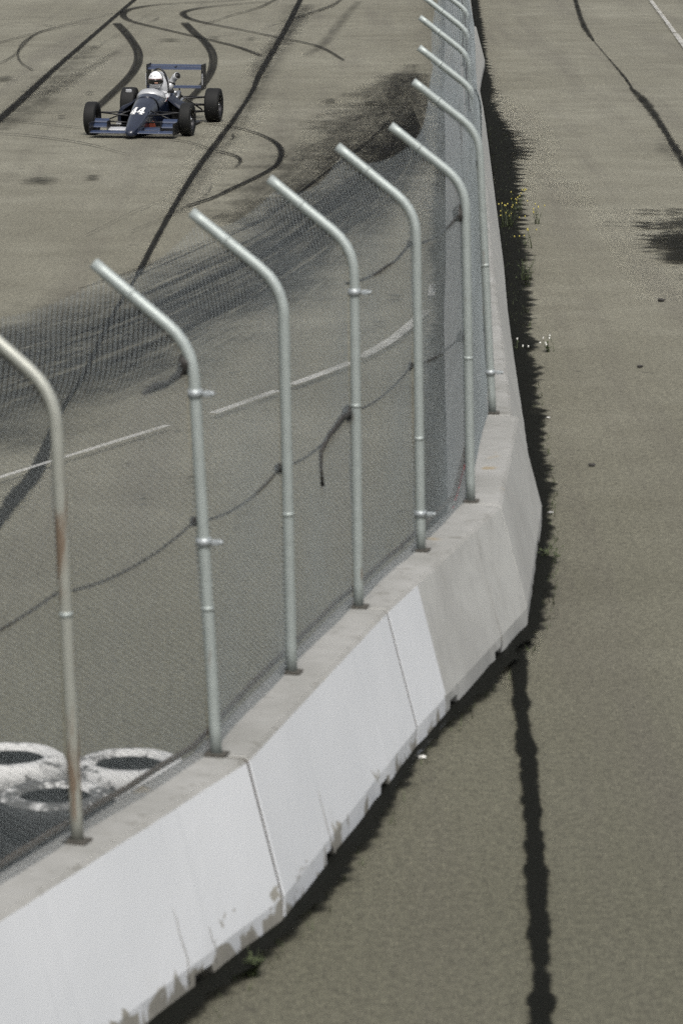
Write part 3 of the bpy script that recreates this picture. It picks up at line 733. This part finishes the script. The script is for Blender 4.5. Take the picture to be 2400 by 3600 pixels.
for u0 in (-.138, -.012):
    for pc in digit4(u0, .138, .33, org, None):
        vv = [bm.verts.new((u, v, 0)) for u, v in pc]; bm.faces.new(vv)
for _ in range(3): bmesh.ops.subdivide_edges(bm, edges=list(bm.edges), cuts=1, use_grid_fill=True)
for v in bm.verts:
    p = Vector((.08, 0, .40)) + du*v.co.x + dv*v.co.y - dn*.8; h = bvh.ray_cast(p, dn); v.co = h[0] - dn*.004 if h[0] else p
me = bpy.data.meshes.new('number_decal'); bm.to_mesh(me); bm.free(); me.materials.append(M['white'])
nd = bpy.data.objects.new('number_decal', me); col.objects.link(nd); nd.parent = car; nd['label'] = 'white race number 44 on the nose'
# grey windscreen
V, Fc = [], []
for i, x in enumerate((-.70, -.78, -.86, -.93)):
    hw = (.17, .21, .235, .255)[i]
    for k in range(17):
        a = math.pi*k/16; y = hw*math.cos(a)
        h = bvh.ray_cast(Vector((x+.02, y*.97, 1.5)), Vector((0, 0, -1)))
        zz = (h[0].z if h[0] else .5)
        V.append((x - .06*(1-math.sin(a)) , y, min(zz, .66) + .004 + (0, .018, .045, .075)[i]*math.sin(a)**.6))
for i in range(3):
    for k in range(16): Fc.append((i*17+k, i*17+k+1, (i+1)*17+k+1, (i+1)*17+k))
ws = mesh_obj('windscreen', V, Fc, M['silver'], car, True)
so = ws.modifiers.new('thickness', 'SOLIDIFY'); so.thickness = .004
# headrest fairing and roll hoop
V, Fc = [], []
fs = [(-1.55, .15, .60, .84), (-1.62, .165, .60, .90), (-1.75, .16, .58, .92), (-1.95, .14, .56, .86), (-2.2, .10, .5, .72), (-2.45, .05, .45, .55)]
for x, hw, z0, z1 in fs:
    for k in range(20):
        a = math.pi*k/19; V.append((x, hw*math.cos(a), z0 + (z1-z0)*math.sin(a)**.7))
for i in range(len(fs)-1):
    for k in range(19): Fc.append((i*20+k, i*20+k+1, (i+1)*20+k+1, (i+1)*20+k))
Fc.append(tuple(range(20))[::-1]); Fc.append(tuple((len(fs)-1)*20+k for k in range(20)))
mesh_obj('headrest_fairing', V, Fc, M['silver'], car, True)
tube('roll_hoop', [(-1.60, .16*math.cos(math.pi*k/14), .55 + .43*math.sin(math.pi*k/14)**.75) for k in range(15)], .018, M['black'], car)
# intake snorkel on the car's left, silver with a dark mouth
sn = tube('air_intake', [(-1.75, .10, .60), (-1.82, .16, .68), (-1.85, .19, .76), (-1.82, .235, .82), (-1.77, .29, .855)], [.06, .06, .055, .055, .062], M['silver'], car, 16)
tube('intake_mouth', [(-1.775, .285, .851), (-1.762, .297, .861)], [.05, .05], M['black'], sn, 16)
tube('intake_clamp', [(-1.835, .172, .705), (-1.842, .18, .73)], .064, M['black'], sn, 14)
tubes('exhaust_pipe', [[(-1.95, .2, .3), (-2.1, .26, .38), (-2.4, .24, .4), (-2.9, .2, .38)], [(-1.8, .22, .42), (-1.9, .27, .5), (-2.05, .25, .56)]], .028, M['steel'], car)
# side pods
for s_ in (1, -1):
    V, Fc = [], []
    ps = [(-1.02, .27, .54, .07, .40), (-1.06, .27, .60, .06, .43), (-1.3, .27, .62, .05, .44), (-1.7, .25, .60, .05, .42), (-2.0, .22, .48, .05, .34), (-2.25, .15, .32, .05, .22)]
    for x, y0, y1, z0, z1 in ps:
        for y, z in ((y0, z0), (y1-.02, z0), (y1, z0+.03), (y1, z1-.16), (y1-.05, z1-.07), (y0+.09, z1+.02), (y0, z1+.10)): V.append((x, s_*y, z))
    for i in range(len(ps)-1):
        for k in range(7): Fc.append((i*7+k, i*7+(k+1) % 7, (i+1)*7+(k+1) % 7, (i+1)*7+k))
    Fc.append(tuple(range(6*7-7, 42)))
    sp = mesh_obj('side_pod', V, Fc, M['pod'], car)
    so = sp.modifiers.new('thickness', 'SOLIDIFY'); so.thickness = .008; so.offset = -1
    box('radiator', (-1.3, s_*.43, .22), (.03, .30, .32), M['black'], sp, Matrix.Rotation(s_*R(20), 3, 'Z'))
    box('pod_lip', (-1.035, s_*.575, .10), (.03, .09, .05), M['silver'], sp, bevel=.008)
box('floor_pan', (-1.35, 0, .035), (2.3, 1.16, .014), M['black'], car, bevel=.003)
box('splitter', (-.1, 0, .06), (.7, .30, .012), M['black'], car, bevel=.003)
box('orange_panel', (.05, .22, .165), (.02, .11, .13), M['orange'], car, Matrix.Rotation(R(18), 3, 'X'), .01)
box('engine_block', (-2.1, 0, .3), (.75, .42, .36), M['rim'], car, bevel=.03)
box('gearbox', (-2.8, 0, .28), (.6, .2, .24), M['rim'], car, bevel=.04)
for y, z, x in ((.235, .53, -1.05), (.245, .50, -.88), (.26, .5, -1.2)):
    o = box('sponsor_sticker', (x, y+.02, z), (.09, .006, .035), M['white'], car, Matrix.Rotation(R(-24), 3, 'X'))
    box('sticker_patch', (x, y+.0245, z-.001), (.045, .006, .022), M['red'], o, Matrix.Rotation(R(-24), 3, 'X'))
for s_ in (1, -1):
    mi = box('mirror', (-.85, s_*.36, .66), (.035, .10, .055), M['silver'] if s_ < 0 else M['black'], car, bevel=.012)
    tube('mirror_stalk', [(-.86, s_*.33, .65), (-.9, s_*.24, .61)], .007, M['black'], mi)
# wheels
def wheel(name, x, y, rad, w, side, steer=0.):
    o = empty(name); o.parent = car; o.location = (x, y, rad); o.rotation_euler = (0, 0, steer)
    h = w/2
    prof = [(rad*.60, -h*.92), (rad*.70, -h), (rad*.86, -h*1.0), (rad*.955, -h*.93), (rad*.988, -h*.8), (rad, -h*.6), (rad, h*.6), (rad*.988, h*.8), (rad*.955, h*.93), (rad*.86, h), (rad*.70, h), (rad*.60, h*.92)]
    lathe('tyre', prof, 'Y', M['black_tyre'], o, 56)
    rp_ = [(rad*.61, -h*.9), (rad*.56, -h*.8), (rad*.56, h*.8), (rad*.61, h*.9)]
    rim = lathe('rim', rp_, 'Y', M['rim'], o, 40)
    tube('hub', [(0, side*h*.15, 0), (0, side*h*.62, 0)], .055, M['steel'], rim, 14)
    tube('wheel_nut', [(0, side*h*.60, 0), (0, side*h*.82, 0)], .022, M['steel'], rim, 6)
    runs = []
    for k in range(8):
        a = 2*math.pi*k/8; runs.append([(math.cos(a)*.05, side*h*.45, math.sin(a)*.05), (math.cos(a)*rad*.57, side*h*.25, math.sin(a)*rad*.57)])
    tubes('spokes', runs, .014, M['rim'], rim)
    lathe('brake_disc', [(.06, -side*h*.2), (.13, -side*h*.2), (.13, -side*h*.3), (.06, -side*h*.3)], 'Y', M['steel'], rim, 28, closed=True)
    return o
FT, RT = .80, .735
wheel('front_wheel', 0, FT, .272, .19, 1, R(-2)); wheel('front_wheel', 0, -FT, .272, .19, -1, R(-2))
wheel('rear_wheel', -2.7, RT, .288, .25, 1); wheel('rear_wheel', -2.7, -RT, .288, .25, -1)
# suspension
for s_ in (1, -1):
    tubes('front_suspension', [[(.12, s_*.17, .33), (0, s_*(FT-.11), .37)], [(-.28, s_*.2, .36), (0, s_*(FT-.11), .37)],
                               [(.18, s_*.14, .13), (0, s_*(FT-.11), .17)], [(-.3, s_*.19, .13), (0, s_*(FT-.11), .17)],
                               [(-.05, s_*.17, .40), (0, s_*(FT-.14), .2)], [(.16, s_*.16, .22), (.08, s_*(FT-.11), .24)]], .0125, M['black'], car)
    tubes('rear_suspension', [[(-2.45, s_*.12, .40), (-2.7, s_*(RT-.14), .42)], [(-2.95, s_*.1, .40), (-2.7, s_*(RT-.14), .42)],
                              [(-2.4, s_*.15, .15), (-2.7, s_*(RT-.14), .18)], [(-3.0, s_*.1, .15), (-2.7, s_*(RT-.14), .18)],
                              [(-2.6, s_*.12, .5), (-2.7, s_*(RT-.2), .2)]], .014, M['black'], car)
    tube('drive_shaft', [(-2.72, s_*.1, .29), (-2.7, s_*(RT-.13), .29)], .02, M['rim'], car)
    tube('damper', [(-2.35, s_*.12, .52), (-2.62, s_*.16, .50)], .03, M['steel'], car)
# front wing
fw = empty('front_wing'); fw.parent = car
def aerofoil(name, x, z, chord, thick, y0, y1, tilt, mat, parent):
    pr = [(0, 0), (.03, .35), (.12, .75), (.3, 1), (.55, .8), (.8, .42), (1, .06), (1, 0), (.6, -.06), (.2, -.2), (.04, -.2)]
    V, Fc = [], []; ct, st_ = math.cos(tilt), math.sin(tilt); n_ = len(pr)
    for y in (y0, y1):
        for c_, t_ in pr:
            a, b_ = -c_*chord, t_*thick; V.append((x + a*ct + b_*st_, y, z + b_*ct - a*st_))
    for k in range(n_): Fc.append((k, (k+1) % n_, n_+(k+1) % n_, n_+k))
    Fc.append(tuple(range(n_))[::-1]); Fc.append(tuple(range(n_, 2*n_)))
    return mesh_obj(name, V, Fc, mat, parent, False)
aerofoil('main_plane', .66, .085, .30, .03, -.70, .68, R(4), M['blue'], fw)
for s_ in (1, -1):
    ep = box('end_plate', (.45, s_*.70, .155), (.52, .012, .20), M['black'], fw, bevel=.004)
    aerofoil('flap', .42, .155, .13, .016, *sorted((s_*.45, s_*.69)), R(32), M['blue'], fw)
    aerofoil('flap', .33, .225, .10, .014, *sorted((s_*.45, s_*.69)), R(42), M['blue'], fw)
    box('flap_plate', (.36, s_*.445, .17), (.26, .010, .19), M['black'], fw, bevel=.003)
    aerofoil('wing_slat', .40, .115, .16, .014, *sorted((s_*.16, s_*.44)), R(14), M['silver'] if s_ < 0 else M['blue'], fw)
    tube('wing_stay', [(.5, s_*.09, .12), (.5, s_*.10, .2)], .01, M['black'], fw)
# rear wing
rw = empty('rear_wing'); rw.parent = car
aerofoil('main_plane', -3.0, .862, .22, .028, -.475, .475, R(7), M['blue'], rw)
aerofoil('flap', -3.22, .893, .10, .018, -.475, .475, R(24), M['blue'], rw)
aerofoil('beam_wing', -2.98, .545, .20, .03, -.475, .475, R(10), M['blue'], rw)
box('flap_support', (-3.1, .0, .885), (.14, .02, .06), M['black'], rw)
for s_ in (1, -1):
    box('end_plate', (-3.12, s_*.482, .735), (.40, .012, .44), M['black'], rw, bevel=.004)
    box('end_plate_lip', (-2.935, s_*.49, .70), (.02, .022, .2), M['silver'], rw, bevel=.004)
    tube('wing_stay', [(-3.05, s_*.06, .38), (-3.1, s_*.06, .56)], .012, M['black'], rw)

# ------------------------------------------------------------------ driver
drv = empty('person', (-3.33, 61.25, 0), HEAD)
tag(drv, 'driver in silver suit and white helmet with dark visor, seated in the car', 'person')
J = {'pelvis': (-1.30, 0, .17), 'waist': (-1.38, 0, .30), 'chest': (-1.44, 0, .46), 'neckb': (-1.44, 0, .585), 'neck': (-1.42, 0, .66),
     'sl': (-1.43, .17, .555), 'sr': (-1.43, -.17, .555), 'el': (-1.22, .205, .45), 'er': (-1.22, -.205, .45), 'hl': (-1.03, .11, .50), 'hr': (-1.03, -.11, .50),
     'kl': (-.80, .10, .36), 'kr': (-.80, -.10, .36), 'fl': (-.42, .08, .20), 'fr': (-.42, -.08, .20)}
E_ = [('pelvis', 'waist'), ('waist', 'chest'), ('chest', 'neckb'), ('neckb', 'neck'), ('neckb', 'sl'), ('neckb', 'sr'), ('sl', 'el'), ('sr', 'er'), ('el', 'hl'), ('er', 'hr'),
      ('pelvis', 'kl'), ('pelvis', 'kr'), ('kl', 'fl'), ('kr', 'fr')]
rad_ = {'pelvis': .12, 'waist': .11, 'chest': .125, 'neckb': .075, 'neck': .055, 'sl': .062, 'sr': .062, 'el': .04, 'er': .04, 'hl': .033, 'hr': .033, 'kl': .06, 'kr': .06, 'fl': .04, 'fr': .04}
ks = list(J); me = bpy.data.meshes.new('body'); me.from_pydata([J[k] for k in ks], [(ks.index(a), ks.index(b)) for a, b in E_], []); me.materials.append(M['suit'])
bo = bpy.data.objects.new('body', me); col.objects.link(bo); bo.parent = drv
sk = bo.modifiers.new('skin', 'SKIN'); sk.use_smooth_shade = True
for i, k in enumerate(ks): me.skin_vertices[0].data[i].radius = (rad_[k], rad_[k]); me.skin_vertices[0].data[i].use_root = (k == 'pelvis')
su = bo.modifiers.new('sub', 'SUBSURF'); su.levels = 1; su.render_levels = 2
tube('gloved_hand', [(-1.05, .11, .49), (-1.0, .105, .51), (-.985, .09, .535)], [.03, .036, .028], M['black'], drv, 10)
tube('gloved_hand', [(-1.05, -.11, .49), (-1.0, -.105, .51), (-.985, -.09, .535)], [.03, .036, .028], M['black'], drv, 10)
lathe_c = (-1.0, 0, .5)
sw = tube('steering_wheel', [(-.985 - .02*math.sin(2*math.pi*k/20), .115*math.cos(2*math.pi*k/20), .505 + .10*math.sin(2*math.pi*k/20)) for k in range(21)], .012, M['black'], car)
# helmet: face forward is +x
HC = Vector((-1.36, 0, .80)); HX, HY, HZ = .150, .128, .152
def hpt(a, e, sc=1.0):
    """azimuth a from straight ahead, elevation e"""
    x, y, z = math.cos(e)*math.cos(a), math.cos(e)*math.sin(a), math.sin(e)
    chin = max(0, -z); r_ = 1.0
    X = x*HX*(1 + .12*chin*max(0, x)) ; Y = y*HY*(1-.10*chin); Z = z*HZ*(1.03 if z > 0 else .98)
    return HC + Vector((X, Y, Z))*sc
hb = []
NA, NE = 40, 20; E0 = R(-62)
V, Fc = [], []
for j in range(NE+1):
    e = E0 + (R(90)-E0)*j/NE
    for k in range(NA): V.append(hpt(2*math.pi*k/NA, e))
for j in range(NE):
    for k in range(NA): Fc.append((j*NA+k, j*NA+(k+1) % NA, (j+1)*NA+(k+1) % NA, (j+1)*NA+k))
Fc.append(tuple(range(NA))[::-1])
hel = mesh_obj('helmet', V, Fc, M['helmet'], drv, True)
def patch(name, a0, a1, e0, e1, mat, sc, na=24, ne=6, parent=hel, taper=0.):
    V, Fc = [], []
    for j in range(ne+1):
        for k in range(na+1):
            s_ = 2*k/na-1; tp = 1 - taper*abs(s_)**3; em = (e0+e1)/2
            V.append(hpt(a0 + (a1-a0)*k/na, em + (e0 + (e1-e0)*j/ne - em)*tp, sc))
    for j in range(ne):
        for k in range(na): Fc.append((j*(na+1)+k, j*(na+1)+k+1, (j+1)*(na+1)+k+1, (j+1)*(na+1)+k))
    o = mesh_obj(name, V, Fc, mat, parent, True); m_ = o.modifiers.new('thickness', 'SOLIDIFY'); m_.thickness = .004; m_.offset = 1; return o
patch('visor', R(-72), R(72), R(-21), R(9), M['visor'], 1.004, taper=.35)
patch('visor_strip', R(-72), R(72), R(9), R(13), M['orange'], 1.003, ne=2)
patch('face', R(4), R(30), R(-17), R(-9), M['skin'], 1.012, 8, 3)
for a in (-30, 8): patch('vent', R(a-5), R(a+5), R(28), R(34), M['black'], 1.01, 6, 3)
patch('crown_band', R(78), R(86), R(-40), R(80), M['black'], 1.003, 3, 14)
patch('crown_band', R(-86), R(-78), R(-40), R(80), M['black'], 1.003, 3, 14)
tube('visor_pivot', [hpt(R(76), R(-6), 1.0), hpt(R(76), R(-6), 1.06)], .018, M['black'], hel, 12)

# hairline cracks running up the near faces from the notches
M['hair'] = plain('hairline_crack', (.20, .195, .18), .9)
for o, x0, zt_ in ((near_blocks[1], 1.05, .42), (near_blocks[0], 2.30, .46), (near_blocks[0], 2.62, .28), (near_blocks[2], 2.45, .5)):
    pts_ = []
    for k in range(7):
        z_ = .10 + (zt_-.10)*k/6; y_ = .338 if z_ < .17 else .335 - (z_-.17)*(.18/.68); pts_.append((x0 + rng.uniform(-.012, .012), -y_, z_))
    tube('hairline_crack', pts_, [.005, .0045, .004, .004, .0035, .003, .0015], M['hair'], o, 5)

# ------------------------------------------------------------------ red paint marks on the barrier behind the posts
def scrawl(name, parent_obj, runs, mat, r_):
    V, Fc = [], []
    for pts in runs:
        v, f_ = tube_data(pts, r_, 5); o = len(V); V += v; Fc += [tuple(i+o for i in q_) for q_ in f_]
    o = mesh_obj(name, V, Fc, mat, parent_obj); o['label'] = 'red spray paint scrawl'; return o
# on the track-side face of the bend block, in the block's own axes (y positive = track side)
def face_pt(x, z): return (x + 1.9, .335 - (z-.17)*(.18/.68) + .001, z)
scrawl('red_scrawl', bend_block, [[face_pt(.25, .72), face_pt(.35, .52), face_pt(.45, .75)], [face_pt(.28, .55), face_pt(.55, .62)], [face_pt(.55, .42), face_pt(.68, .66), face_pt(.8, .44)],
                                  [face_pt(.2, .40), face_pt(.5, .36), face_pt(.75, .33)]], M['red'], .014)

# ------------------------------------------------------------------ weeds along the barrier foot
def weed(x, y, h, n, mat_flower, label, seed, flowers=6, spread=.1, cat='weed'):
    r_ = random.Random(seed); o = empty('weed_plant', (x, y, 0)); V, Fc = [], []; tips = []
    for k in range(n):
        a = r_.uniform(0, 6.28); hh = h*r_.uniform(.5, 1.0); ln = r_.uniform(.2, 1)*spread; w = r_.uniform(.003, .006)
        bx_, by_ = r_.uniform(-.3, .3)*spread, r_.uniform(-.3, .3)*spread; o_ = len(V)
        for j in range(4):
            s_ = j/3; px, py, pz = bx_ + math.cos(a)*ln*s_**1.5, by_ + math.sin(a)*ln*s_**1.5, hh*s_; ww = w*(1-s_*.85)
            V += [(px - math.sin(a)*ww, py + math.cos(a)*ww, pz), (px + math.sin(a)*ww, py - math.cos(a)*ww, pz)]
        for j in range(3): Fc.append((o_+2*j, o_+2*j+1, o_+2*j+3, o_+2*j+2))
        tips.append((px, py, pz))
        for j in range(3):      # leaves
            s_ = r_.uniform(.15, .8); aa = r_.uniform(0, 6.28); c0 = Vector((bx_ + math.cos(a)*ln*s_**1.5, by_ + math.sin(a)*ln*s_**1.5, hh*s_)); l_ = r_.uniform(.02, .05)
            d_ = Vector((math.cos(aa), math.sin(aa), .35)).normalized(); sd_ = d_.cross(Vector((0, 0, 1))).normalized()*l_*.28; o_ = len(V)
            V += [c0, c0 + d_*l_*.5 + sd_, c0 + d_*l_, c0 + d_*l_*.5 - sd_]; Fc.append((o_, o_+1, o_+2, o_+3))
    mesh_obj('foliage', V, Fc, M['leaf'], o)
    if mat_flower:
        for k in range(min(flowers, len(tips))):
            bm = bmesh.new(); bmesh.ops.create_icosphere(bm, subdivisions=1, radius=.0085, matrix=Matrix.Translation(tips[k]) @ Matrix.Diagonal((1, 1, 1.6, 1))); bm_obj('flower', bm, mat_flower, o)
    return tag(o, label, cat, 'weeds along the foot of the barriers')
def foot_x(y): return cx(y) + .36
weed(foot_x(47.6)+.10, 47.6, .38, 34, M['yellow'], 'yellow flowering weed, thickest clump at the barrier foot', 1, 18, .22)
weed(foot_x(49.6)+.28, 49.6, .34, 18, M['yellow'], 'yellow flowering weed farther up and right of the thickest clump', 2, 12, .20)
weed(foot_x(48.4)+.50, 48.4, .28, 9, M['yellow'], 'small yellow flowering weed out on the asphalt beside the clump', 3, 7, .16)
weed(foot_x(45.8)+.32, 45.8, .26, 9, M['yellow'], 'sparse yellow flowering weed nearest the viewer', 4, 7, .18)
weed(foot_x(42.2)+.20, 42.2, .36, 20, None, 'tall dry grass tuft between the yellow and the white flowers', 5, 0, .24, 'grass')
weed(foot_x(37.1)+.38, 37.1, .16, 9, M['petal'], 'white flowering weed at the outer edge of the silt', 6, 6, .14)
weed(foot_x(36.9)+.06, 36.9, .16, 7, M['petal'], 'white flowering weed close to the barrier foot', 8, 4, .12)
weed(foot_x(27.0)+.08, 26.6, .18, 18, None, 'low green weed at the foot of the bend in the wall', 9, 0, .14)
weed(-.42, 16.95, .13, 26, None, 'small dark green weed at the foot of the nearest white barrier', 10, 0, .10)
# low grass and moss in the silt: one mass
r_ = np.random.RandomState(3); V, Fc = [], []
for k in range(5200):
    y = 16 + 88*r_.rand()**1.15; i = int(np.argmin(abs(fc[:, 1]-y))); w_ = wid[i]
    off = .345 + w_*.75*r_.rand()**1.6; x = fc[i, 0] + nr[i, 0]*off; yv = fc[i, 1] + nr[i, 1]*off + r_.uniform(-.06, .06)
    if y < 25 and r_.rand() < .65: continue
    a = r_.uniform(0, 6.28); h = r_.uniform(.015, .07) * (1.6 if 38 < y < 62 else 1); b_ = .004
    o_ = len(V); lx, ly = math.cos(a)*h*.6, math.sin(a)*h*.6
    V += [(x-math.sin(a)*b_, yv+math.cos(a)*b_, 0.002), (x+math.sin(a)*b_, yv-math.cos(a)*b_, 0.002), (x+lx, yv+ly, h)]; Fc.append((o_, o_+1, o_+2))
tag(mesh_obj('ground_cover', V, Fc, M['leaf']), 'thin dark grass and moss growing in the silt along the barriers', 'grass', kind='stuff')
# pebbles and litter on the service road
for k, (px, py, s_, m) in enumerate([(1262, 1181, .016, 'white'), (968, 1744, .017, 'petal'), (1258, 962, .012, 'white'), (1518, 693, .03, 'cable'), (1468, 845, .022, 'cable'), (1358, 1072, .022, 'cable')]):
    x, y = gp(px, py); bm = bmesh.new(); bmesh.ops.create_icosphere(bm, subdivisions=2, radius=s_)
    rr = random.Random(k)
    for v in bm.verts: v.co = Vector((v.co.x*1.5, v.co.y*.9, v.co.z*.6))*rr.uniform(.85, 1.15)
    o = bm_obj('pebble', bm, M[m]); o.location = (x, y, s_*.5+.006)
    lab = ['white pebble in the silt beside the bend in the wall', 'pale stone lying below the joint of the white barriers', 'tiny white pebble in the silt level with the seventh post',
           'black rubber crumb on the service road, farthest of three', 'black rubber crumb on the service road, middle of three', 'black rubber crumb on the service road, nearest of three'][k]
    tag(o, lab, 'pebble' if k < 3 else 'crumb')
